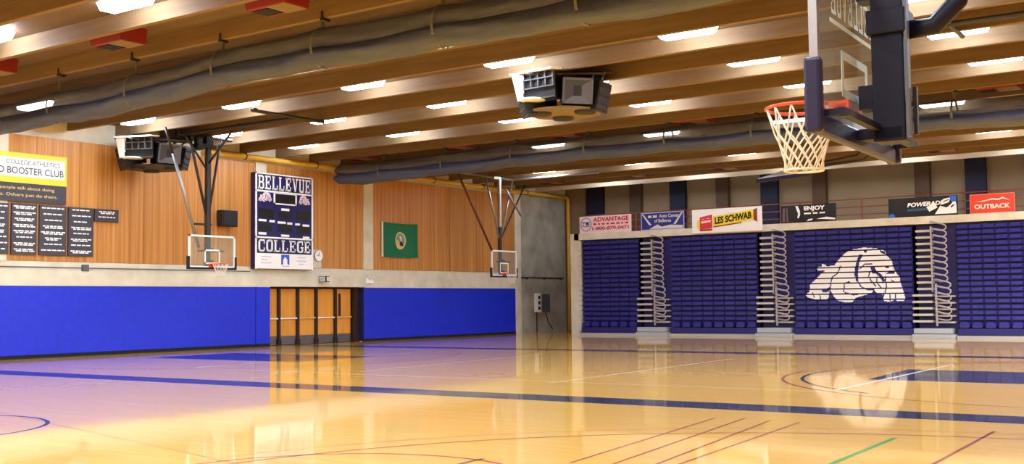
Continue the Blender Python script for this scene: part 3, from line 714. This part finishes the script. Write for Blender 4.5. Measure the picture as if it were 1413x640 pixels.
# ------------------------------------------------------------------ speaker clusters
def cluster(loc, rot, label, plate):
    t = thing('speaker_cluster', label, 'speaker cluster', loc, rot, world=False, group='hanging speaker clusters')
    R = 1.02
    def box_at(ang, w, h, d, zc, tilt=0, w2=None):
        a = math.radians(ang); w2 = w if w2 is None else w2
        fx = Vector((math.sin(a),-math.cos(a),0)); sx = Vector((math.cos(a),math.sin(a),0)); up = Vector((0,0,1))
        fx2 = (fx*math.cos(tilt)-up*math.sin(tilt)); up2 = (up*math.cos(tilt)+fx*math.sin(tilt))
        c = Vector((0,0,zc))+fx*R
        def P(x, z, y): return c+sx*x+up2*z+fx2*y
        return P
    def cab(P, w, h, d, w2, m, nm):
        q = MB(); q.prism([P(-w2/2,-h/2,-d),P(w2/2,-h/2,-d),P(w2/2,h/2,-d),P(-w2/2,h/2,-d)],[P(-w/2,-h/2,0),P(w/2,-h/2,0),P(w/2,h/2,0),P(-w/2,h/2,0)]); return q.build(nm, m, t)
    # square horn cabinet, pale grey mouth with dark throat
    P = box_at(17,.74,.6,.5,-.62,.18); o = cab(P,.74,.6,.5,.5,M['black'],'horn_cabinet')
    q = MB(); w_, h_ = .37,.3
    for a,b,c,d in ((-w_,-h_,w_,-h_+.05),(-w_,h_-.05,w_,h_),(-w_,-h_,-w_+.05,h_),(w_-.05,-h_,w_,h_)):
        q.prism([P(a,b,0),P(c,b,0),P(c,d,0),P(a,d,0)],[P(a,b,.03),P(c,b,.03),P(c,d,.03),P(a,d,.03)])
    sub('mouth_frame', q, M['grille'], o)
    q = MB(); I = [(-.32,-.25),(.32,-.25),(.32,.25),(-.32,.25)]; J = [(-.1,-.12),(.1,-.12),(.1,.12),(-.1,.12)]
    for k in range(4):
        (a,b),(c,d) = I[k],I[(k+1)%4]; (e,f_),(g,h2) = J[k],J[(k+1)%4]
        q.face([P(a,b,.025),P(c,d,.025),P(g,h2,.008),P(e,f_,.008)], 1 if k in (0,1) else 0)
    q.face([P(*J[0],.008),P(*J[1],.008),P(*J[2],.008),P(*J[3],.008)],2)
    sub('throat', q, [mat('horn grey',(54,56,66),.5),M['grille'],M['black']], o)
    # long silver cellular horn
    P = box_at(-40,1.15,.7,.5,-.45,.1); o = cab(P,1.1,.68,.5,.7,M['black'],'cell_horn')
    q = MB()
    for z in (-.32,-.06,.14,.32): q.prism([P(-.56,z,0),P(.56,z,0),P(.56,z+.022,0),P(-.56,z+.022,0)],[P(-.58,z,.08),P(.58,z,.08),P(.58,z+.022,.08),P(-.58,z+.022,.08)])
    for k in range(6):
        x = -.55+k*.22; q.prism([P(x-.012,-.06,0),P(x+.012,-.06,0),P(x+.012,.3,0),P(x-.012,.3,0)],[P(x-.012,-.06,.07),P(x+.012,-.06,.07),P(x+.012,.3,.07),P(x-.012,.3,.07)])
    sub('cell_fins', q, M['grille'], o)
    q = MB(); q.prism([P(-.62,.31,-.3),P(.62,.31,-.3),P(.62,.31,.2),P(-.62,.31,.2)],[P(-.62,.35,-.3),P(.62,.35,-.3),P(.62,.35,.2),P(-.62,.35,.2)]); sub('top_glare_plate', q, M['white'], o)  # white paints the glare on top of the horn
    q = MB(); q.prism([P(-.56,-.3,.02),P(-.38,-.3,.02),P(-.3,.3,.06),P(-.56,.3,.06)],[P(-.56,-.3,.05),P(-.4,-.3,.05),P(-.36,.3,.17),P(-.58,.3,.17)]); sub('side_flare', q, M['white'], o)  # flare whitened, its glint put into the colour
    q = MB(); ax = (P(0,0,1)-P(0,0,0)); q.disc(P(-.12,-.34,.02),(0,0,1),.3,.04,20); sub('lower_lip', q, M['white'], o)
    # dark cabinets on the other sides
    for ang, w, h, zc, ti in ((-80,.8,.72,-.74,.25),(66,.8,.7,-.68,.2),(112,.7,.62,-.55,.1),(158,.7,.6,-.5,.1),(-140,.7,.6,-.5,.1)):
        P = box_at(ang,w,h,.5,zc,ti); o = cab(P,w,h,.5,w*.65,M['black'],'side_cabinet')
        q = MB(); w_, h_ = w/2-.05, h/2-.05
        q.prism([P(-w_,-h_,0),P(w_,-h_,0),P(w_,h_,0),P(-w_,h_,0)],[P(-w_,-h_,.012),P(w_,-h_,.012),P(w_,h_,.012),P(-w_,h_,.012)]); sub('front_grille', q, mat('grille cloth',(44,40,46),.9), o)
        q = MB()
        for k in range(3):
            z = -h_+.12+k*.2; q.prism([P(-w_,z,.012),P(w_,z,.012),P(w_,z+.02,.012),P(-w_,z+.02,.012)],[P(-w_,z,.03),P(w_,z,.03),P(w_,z+.02,.03),P(-w_,z+.02,.03)])
        sub('grille_bar', q, M['darksteel'], o)
    # under plate with downward drivers, frame and hangers
    q = MB(); q.disc((0,0,-1.0),(0,0,1),.9,.05,28); q.build('base_plate', plate, t)
    for x,y in ((.5,-.42),(-.55,-.2),(.0,.5)):
        q = MB(); q.disc((x,y,-1.06),(0,0,1),.24,.06,22,r2=.27); q.build('down_driver', M['black'], t)
    q = MB(); q.tube([(-1.15,-.3,-.06),(1.15,-.3,-.06)],.035,8); q.tube([(-1.15,.3,-.06),(1.15,.3,-.06)],.035,8); q.tube([(-.9,-.9,-.2),(.9,-.9,-.2)],.03,8); q.tube([(-.95,-.8,-.12),(-.95,.8,-.12)],.03,8); q.tube([(.95,-.8,-.12),(.95,.8,-.12)],.03,8); q.tube([(-.7,-.5,-.1),(-.7,.5,-.1)],.035,8); q.tube([(.7,-.5,-.1),(.7,.5,-.1)],.035,8)
    q.tube([(0,0,-.95),(0,0,-.03)],.05,8); q.build('hanging_frame', M['darksteel'], t)
    for x,y in ((-.7,-.3),(.7,-.3),(-.7,.3),(.7,.3)):
        q = MB(); q.tube([(x,y,-.1),(x,y,ZD-loc[2])],.018,6); q.build('hanger_rod', M['darksteel'], t)
    return t
cluster((-14.45,22.75,6.98), math.radians(34), 'black and silver speaker cluster hanging in the middle of the ceiling', M['tan'])
cluster((-29.45,22.4,6.78), math.radians(62), 'black and silver speaker cluster hanging by the left wall near the dark hoop', M['black'])

# ------------------------------------------------------------------ bleachers
YF = 43.0
ROWH = .208; Z0 = .42
def section(x0, x1, label, emblem=False):
    t = thing('bleacher_section', label, 'bleachers', ((x0+x1)/2,YF,0), group='folded navy bleacher sections')
    k = max(4, round((x1-x0)/.47)); sw = (x1-x0)/k
    for r in range(1, 18):
        z = Z0+.22+(r-1)*ROWH; q = MB()
        q.box(x0,x1,YF+.1,YF+.8,z,z+ROWH-.045,1)
        for i in range(k):
            a, b = x0+i*sw+.012, x0+(i+1)*sw-.012
            q.prism([(a,YF+.1,z+.01),(b,YF+.1,z+.01),(b,YF+.1,z+ROWH-.05),(a,YF+.1,z+ROWH-.05)],[(a+.03,YF+.04,z+.03),(b-.03,YF+.04,z+.03),(b-.03,YF+.05,z+ROWH-.06),(a+.03,YF+.05,z+ROWH-.06)],0)
        q.build('seat_row', [M['seat'],M['seat_dark']], t)
    q = MB(); q.box(x0,x1,YF+.21,YF+.85,.12,4.2); q.build('understructure', M['seat_dark'], t)
    for i in range(k):
        c = x0+(i+.5)*sw; q = MB(); hw = sw*.46
        prof = [(-hw,.0),(-hw*.9,.13),(-hw*.55,.19),(hw*.55,.19),(hw*.9,.13),(hw,0),(hw*.8,-.06),(-hw*.8,-.06)]
        q.prism([(c+a,YF+.12,Z0+b) for a,b in prof],[(c+a*.85,YF-.06,Z0+b*.85+.01) for a,b in prof]); q.build('front_seat', M['seat'], t)
    q = MB(); q.box(x0,x1,YF-.06,YF+.2,.12,Z0-.07); q.build('front_riser', M['seat_dark'], t)
    q = MB(); q.box(x0,x1,YF-.22,YF+.2,.0,.1); q.build('kick_board', M['kickgrey'], t)
    if emblem:
        ex0, ex1, ez0, ez1 = -16.2,-12.35,1.33,3.42
        sx = (ex1-ex0)/842; szz = (ez1-ez0)/470; cell = 5.5
        def gap(yy):
            z = ez0+yy*szz; fz = (z-(Z0+.22)) % ROWH
            return fz > ROWH-.05
        q = MB()
        for a,b,c,d in dog_runs(cell, 5.5, gap):
            q.box(ex0+a*sx,ex0+b*sx,YF+.028,YF+.1,ez0+c*szz,ez0+d*szz)
        tag(q.build('emblem', M['white'], t), 'white crouching bulldog painted across the closed rows')
    return t
section(-26.5,-23.66,'folded navy bleacher section at the left end, under the pink-white banner')
section(-22.1,-18.22,'folded navy bleacher section under the white banner with the yellow block')
section(-16.66,-12.08,'folded navy bleacher section with the white bulldog emblem', True)
section(-10.5,-6.0,'folded navy bleacher section at the right edge, under the red banner')

def make_aisle():
    t = thing('bleacher_aisle', 'x', 'bleacher steps', (0,YF,0), world=False, group='folded aisle steps between the bleacher sections')
    # local: x 0..1.5, front at y = 0
    for k in range(15):
        z = .58+k*.238; low = k < 5; q = MB()
        xa, y = (-.02, -.14) if low else (.12, .0)
        q.box(xa,.70,y,.5,z,z+.08)
        if low: q.box(.76,1.45,y+.1,.5,z-.03,z+.03)
        q.build('step', M['alu'], t)
    for k in range(15):
        z = .72+k*.235; xo = .84 if k < 6 else .72; yo = -.2 if k < 6 else -.1; q = MB()
        pts = [(xo-.04,yo+.03,z+.02),(xo+.3,yo,z-.06),(xo+.46,yo,z-.05),(xo+.53,yo,z+.02),(xo+.52,yo,z+.1),(xo+.42,yo,z+.16),(xo+.1,yo+.02,z+.24),(xo-.04,yo+.03,z+.27)]
        q.tube(pts,.03,6); q.build('rail_loop', M['rail_grey'], t, smooth=True)
    q = MB(); q.box(.82,.88,-.2,-.14,.45,2.0); q.box(.68,.735,-.12,-.06,1.7,4.1); q.build('rail_post', M['rail_grey'], t)
    q = MB(); q.box(.1,1.5,.25,.9,.0,4.18); q.build('back_panel', M['seat_dark'], t)
    q = MB(); q.box(-.02,1.5,-.34,.3,.0,.15); q.box(.02,1.38,-.24,.3,.17,.36); q.build('base_step', mat('pale grey step',(178,180,182),.5), t, bevel=.01)
    return t
al = make_aisle()
for i,(x,lab) in enumerate(((-23.62,'leftmost of the three'),(-18.18,'middle of the three, left of the bulldog emblem'),(-12.04,'rightmost of the three, right of the bulldog emblem'))):
    o = al if i == 0 else copy_tree(al)
    o.location = (x,YF,0); o['label'] = 'pale steel aisle steps with looped handrails, %s' % lab
t = thing('bleacher_end_panel', 'pale scalloped end panel closing the left side of the bleachers', 'end panel', (-26.58,YF,0))
q = MB()
for k in range(18): q.box(-26.64,-26.52,YF+.02-.05*(k<3),YF+.8,.2+k*.222,.2+k*.222+.19)
q.build('row_ends', M['concrete'], t)
q = MB(); q.box(-26.65,-26.6,YF+.1,YF+.8,.0,4.2); q.build('side_sheet', M['concrete'], t)

# balcony railing
t = thing('balcony_railing', 'thin red-brown metal railing along the balcony ledge behind the banners', 'railing', (-14,43.4,4.5))
for z in (4.72,5.02,5.32):
    q = MB(); q.tube([(-26.5,43.4,z),(XR,43.4,z)],.022,6); q.build('rail', M['rail'], t)
for k in range(13):
    x = -26.4+k*2.48; q = MB(); q.tube([(x,43.4,4.5),(x,43.4,5.34)],.03,6); q.build('post', M['rail'], t)

def word_blocks(q, x0, x1, z, h, y, words, rise=0.):
    tot = sum(words)+.25*(len(words)-1); k = (x1-x0)/tot; x = x0
    for w_ in words:
        za = z+rise*(x-x0); zb_ = z+rise*(x+w_*k-x0)
        poly(q,[(x,za),(x+w_*k,zb_),(x+w_*k,zb_+h),(x,za+h)],(0,y,0),(1,0,0),(0,0,1)); x += (w_+.25)*k
# ------------------------------------------------------------------ banners on the ledge
UX, VZ = (1,0,0), (0,0,1)
def banner(name, x0, x1, z0, z1, m, label, y=42.98, wave_=.0, border=None):
    y = 42.98 if z0 < 4.3 else 43.1
    z0 = z0 if z0 < 4.3 else 4.5
    t = thing(name, label, 'banner', ((x0+x1)/2,y,z0), group='advertising banners on the balcony ledge')
    q = MB(); N = 24
    for s_ in (0,.02):
        for i in range(N):
            a, b = x0+(x1-x0)*i/N, x0+(x1-x0)*(i+1)/N
            q.face([(a,y+s_+wave_*math.sin(a*6),z0),(b,y+s_+wave_*math.sin(b*6),z0),(b,y+s_+wave_*math.sin(b*6),z1),(a,y+s_+wave_*math.sin(a*6),z1)])
    for a in (x0,x1): q.face([(a,y+wave_*math.sin(a*6),z0),(a,y+.02+wave_*math.sin(a*6),z0),(a,y+.02+wave_*math.sin(a*6),z1),(a,y+wave_*math.sin(a*6),z1)])
    q.build('sheet', m, t)
    if border:
        bm_, bw = border; q = MB()
        for a,b,c,d in ((x0,z0,x1,z0+bw),(x0,z1-bw,x1,z1),(x0,z0,x0+bw,z1),(x1-bw,z0,x1,z1)): q.box(a,c,y-.012-wave_,y-.006-wave_,b,d)
        q.build('border', bm_, t)
    def L(nm, m, fn):
        q = MB(); fn(q); return q.build(nm, m, t)
    return t, L, y-.02-wave_
pinkw = mat('pinkish white vinyl',(246,222,226),.6); dred = mat('print red',(206,40,44),.6); bluep = mat('print blue',(52,58,150),.6); grn = mat('print grey green',(110,130,140),.6)
t,L,y = banner('sponsor_banner',-26.62,-23.99,4.53,5.26,pinkw,'pink-white banner with red lettering and a round grey badge, leftmost on the ledge')
L('lettering',dred,lambda q:(fit_text(q,'ADVANTAGE',(-25.9,y,5.0),UX,VZ,1.8,.2,.03),word_blocks(q,-25.9,-24.12,4.86,.075,y,(.5,.3,.45,.4,.6,.5,.3,.5)),fit_text(q,'1-800-879-0471',(-25.95,y,4.63),UX,VZ,1.85,.15,.03)))
L('badge',grn,lambda q:(q.tube([(-26.27+.27*math.cos(2*PI*k/24),y,4.9+.29*math.sin(2*PI*k/24)) for k in range(24)],.018,5,closed=True),q.tube([(-26.27+.16*math.cos(2*PI*k/24),y,4.9+.1*math.sin(2*PI*k/24)) for k in range(24)],.015,5,closed=True),q.tube([(-26.5,y,4.82),(-26.05,y,4.82)],.012,5),q.tube([(-26.5,y,5.0),(-26.05,y,5.0)],.012,5)))
L('badge_centre',bluep,lambda q:q.disc((-26.2,y-.005,4.93),(0,-1,0),.07,.01,14))
deepblue = mat('deep blue vinyl',(40,44,140),.5)
t,L,y = banner('sponsor_banner',-23.5,-21.44,4.5,5.26,deepblue,'deep blue banner with pale lettering and white diagonals, second on the ledge',border=(mat('pale lilac',(190,186,222),.6),.035))
L('lettering',M['whiteish'],lambda q:(word_blocks(q,-23.15,-22.72,5.03,.1,y,(.6,.7)),fit_text(q,'Auto Center',(-22.62,y,5.02),UX,VZ,.95,.15,.02),fit_text(q,'of Bellevue',(-22.85,y,4.82),UX,VZ,.8,.15,.02)))
L('white_diagonals',M['whiteish'],lambda q:(poly(q,[(-23.45,5.2),(-23.38,5.2),(-22.98,4.72),(-23.1,4.72)],(0,y,0),UX,VZ),poly(q,[(-21.5,5.2),(-21.57,5.2),(-21.95,4.72),(-21.83,4.72)],(0,y,0),UX,VZ),poly(q,[(-23.1,4.55),(-21.5,4.55),(-21.5,4.66),(-22.1,4.7),(-22.5,4.63),(-22.7,4.74)],(0,y,0),UX,VZ)))
sy_ = mat('sign bright yellow',(250,226,30),.5); sred = mat('tire red',(220,52,48),.5)
t,L,y = banner('sponsor_banner',-21.02,-17.92,4.27,5.25,M['white'],'white banner with black lettering on a slanted yellow block and a red label')
L('yellow_block',sy_,lambda q:(poly(q,[(-20.05,4.52),(-18.28,4.72),(-18.28,5.12),(-20.05,4.94)],(0,y,0),UX,VZ),poly(q,[(-20.78,4.5),(-20.68,4.44),(-20.68,4.84),(-20.78,4.78)],(0,y,0),UX,VZ)))
L('block_shadow',mat('dark rust',(150,50,30),.6),lambda q:(poly(q,[(-18.28,4.72),(-18.12,4.62),(-18.12,5.18),(-18.28,5.12)],(0,y,0),UX,VZ),poly(q,[(-20.05,4.48),(-18.8,4.6),(-18.8,4.64),(-20.05,4.52)],(0,y,0),UX,VZ),poly(q,[(-20.72,4.4),(-20.1,4.42),(-20.1,4.36),(-20.6,4.34)],(0,y,0),UX,VZ)))
L('red_label',sred,lambda q:poly(q,[(-20.66,4.4),(-20.1,4.46),(-20.1,5.02),(-20.66,4.92)],(0,y,0),UX,VZ))
L('label_print',mat('label pale pink',(250,214,210),.6),lambda q:(poly(q,[(-20.6,4.66),(-20.16,4.71),(-20.16,4.8),(-20.6,4.75)],(0,y-.006,0),UX,VZ),word_blocks(q,-20.58,-20.2,4.82,.02,y-.006,(.4,.5),.12)))
L('lettering',M['black'],lambda q:fit_text(q,'LES SCHWAB',(-19.98,y-.006,4.6),Vector((1,0,.105)),VZ,1.62,.29,.05))
t,L,y = banner('sponsor_banner',-17.16,-14.92,4.52,5.2,M['black'],'black wrinkled banner with white lettering and a white curved stripe',wave_=.02)
L('lettering',M['white'],lambda q:(fit_text(q,'ENJOY',(-16.2,y,4.92),UX,VZ,.85,.22,.045),word_blocks(q,-16.2,-15.35,4.82,.06,y,(.9,.6,.7))))
L('white_stripe',M['white'],lambda q:poly(q,[(-16.55,5.16),(-16.45,5.16),(-16.36,4.95),(-16.36,4.8),(-16.42,4.68),(-16.48,4.68),(-16.44,4.85)],(0,y,0),UX,VZ))
L('lower_stripe',M['white'],lambda q:poly(q,[(-15.7,4.62),(-14.95,4.56),(-14.95,4.62),(-15.3,4.68)],(0,y,0),UX,VZ))
L('pale_patch',M['white'],lambda q:poly(q,[(-16.1,4.54),(-15.88,4.58),(-15.85,4.64),(-16.02,4.62)],(0,y,0),UX,VZ))
L('left_photo',mat('faded print',(110,84,92),.7),lambda q:(poly(q,[(-17.1,4.56),(-16.98,4.56),(-16.98,5.1),(-17.08,5.1)],(0,y,0),UX,VZ),poly(q,[(-16.92,4.56),(-16.84,4.56),(-16.88,5.1),(-16.93,5.1)],(0,y,0),UX,VZ)))
t,L,y = banner('sponsor_banner',-12.9,-10.4,4.5,5.22,M['black'],'black banner with white lettering, blue and white jagged artwork at its right end',wave_=.02)
L('lettering',M['white'],lambda q:fit_text(q,'POWERADE',(-12.2,y,4.86),Vector((1,0,.03)),VZ,1.35,.16,.045,shear=.2))
L('teal_band',mat('teal print',(36,86,110),.6),lambda q:poly(q,[(-12.2,4.7),(-11.3,4.72),(-11.3,4.82),(-12.2,4.8)],(0,y+.004,0),UX,VZ))
L('white_artwork',M['white'],lambda q:(poly(q,[(-11.2,4.56),(-10.43,4.56),(-10.43,4.85),(-10.47,5.1),(-10.62,4.9),(-10.78,4.78),(-11.0,4.86)],(0,y-.004,0),UX,VZ),poly(q,[(-11.0,4.9),(-10.7,4.96),(-10.62,5.15),(-10.9,5.1)],(0,y-.004,0),UX,VZ),poly(q,[(-11.5,4.84),(-11.2,4.98),(-11.1,4.8),(-11.4,4.66)],(0,y-.004,0),UX,VZ)))
L('dark_slashes',M['black'],lambda q:(poly(q,[(-10.98,4.84),(-10.74,4.92),(-10.7,4.97),(-10.96,4.88)],(0,y-.01,0),UX,VZ),poly(q,[(-10.9,4.98),(-10.7,5.05),(-10.66,5.1),(-10.88,5.02)],(0,y-.01,0),UX,VZ),poly(q,[(-10.62,4.76),(-10.5,4.86),(-10.5,4.9),(-10.64,4.82)],(0,y-.01,0),UX,VZ)))
L('blue_artwork',mat('bright blue print',(40,110,215),.6),lambda q:poly(q,[(-10.62,5.0),(-10.44,4.98),(-10.42,5.2),(-10.68,5.2)],(0,y-.006,0),UX,VZ))
L('blue_corner',mat('blue corner print',(40,110,215),.6),lambda q:poly(q,[(-12.88,4.5),(-12.66,4.5),(-12.66,4.6),(-12.78,4.66),(-12.88,4.6)],(0,y-.006,0),UX,VZ))
t,L,y = banner('sponsor_banner',-9.97,-8.45,4.42,5.2,mat('banner red',(226,66,44),.6),'red banner with pale capital letters below a mountain outline, rightmost on the ledge',border=(mat('salmon edge',(240,130,110),.6),.025))
L('lettering',mat('cream print',(252,232,214),.6),lambda q:fit_text(q,'OUTBACK',(-9.82,y,4.66),UX,VZ,1.22,.17,.035))
L('mountain_outline',mat('cream outline',(252,232,214),.6),lambda q:poly(q,[(-9.8,4.93),(-9.5,4.96),(-9.2,5.03),(-9.0,5.0),(-8.85,5.06),(-8.6,4.93),(-8.85,5.0),(-9.0,4.95),(-9.2,4.98),(-9.5,4.92)],(0,y,0),UX,VZ))

# ------------------------------------------------------------------ unseen lamps added to light the hall, where its fixtures would continue
def area(x, y, e):
    l = bpy.data.lights.new('unseen_hall_lamp', 'AREA'); l.shape = 'RECTANGLE'; l.size = 1.2; l.size_y = .3; l.energy = e; l.color = (.80,.9,1)
    o = bpy.data.objects.new('unseen_hall_lamp', l); COL.objects.link(o); o.location = (x,y,ZD-.2)
for y in (9.3,2.5,-3.0):
    for x in (-26.5,-22,-17.5,-13,-8.5,-4,.5): area(x, y, 150)
for y in (17.8,):
    for x in B[1:]+[-1.25]: area(x, y, 150)
for y in (21.1,24.5,27.9): area(-1.2, y, 200)
for y in (33.4,39.8):  # added out of view at the right to brighten the bleachers
    for x in (-3.9,.6,4.6): area(x, y, 300)

# ------------------------------------------------------------------ world, camera, view
wd = bpy.data.worlds.new('World'); scene.world = wd; wd.use_nodes = True
wd.node_tree.nodes['Background'].inputs[0].default_value = (.5,.5,.5,1); wd.node_tree.nodes['Background'].inputs[1].default_value = .2
cam = bpy.data.cameras.new('Camera'); co = bpy.data.objects.new('Camera', cam); COL.objects.link(co); scene.camera = co
cam.sensor_width = 36; cam.lens = 1561.55/1413*36; cam.clip_start = .05; cam.clip_end = 300
yaw, pit, rol = [math.radians(v) for v in (35.131, 3.533, -.634)]
fw = Vector((-math.sin(yaw)*math.cos(pit), math.cos(yaw)*math.cos(pit), math.sin(pit)))
r0 = Vector((math.cos(yaw), math.sin(yaw), 0)); u0 = r0.cross(fw)
# roll: image axes (a right, b up) turned by rol
c_, s_ = math.cos(rol), math.sin(rol)
rt = r0*c_ + u0*s_
upv = u0*c_ - r0*s_
co.matrix_world = Matrix(((rt.x,upv.x,-fw.x,0),(rt.y,upv.y,-fw.y,0),(rt.z,upv.z,-fw.z,1.5),(0,0,0,1)))

vs = scene.view_settings
vs.view_transform = 'Standard'; vs.look = 'None'; vs.exposure = 0.95; vs.gamma = 1.0; vs.use_curve_mapping = False
scene.cycles.use_denoising = True
scene.cycles.max_bounces = 8; scene.cycles.transparent_max_bounces = 12
scene.cycles.sample_clamp_indirect = 6
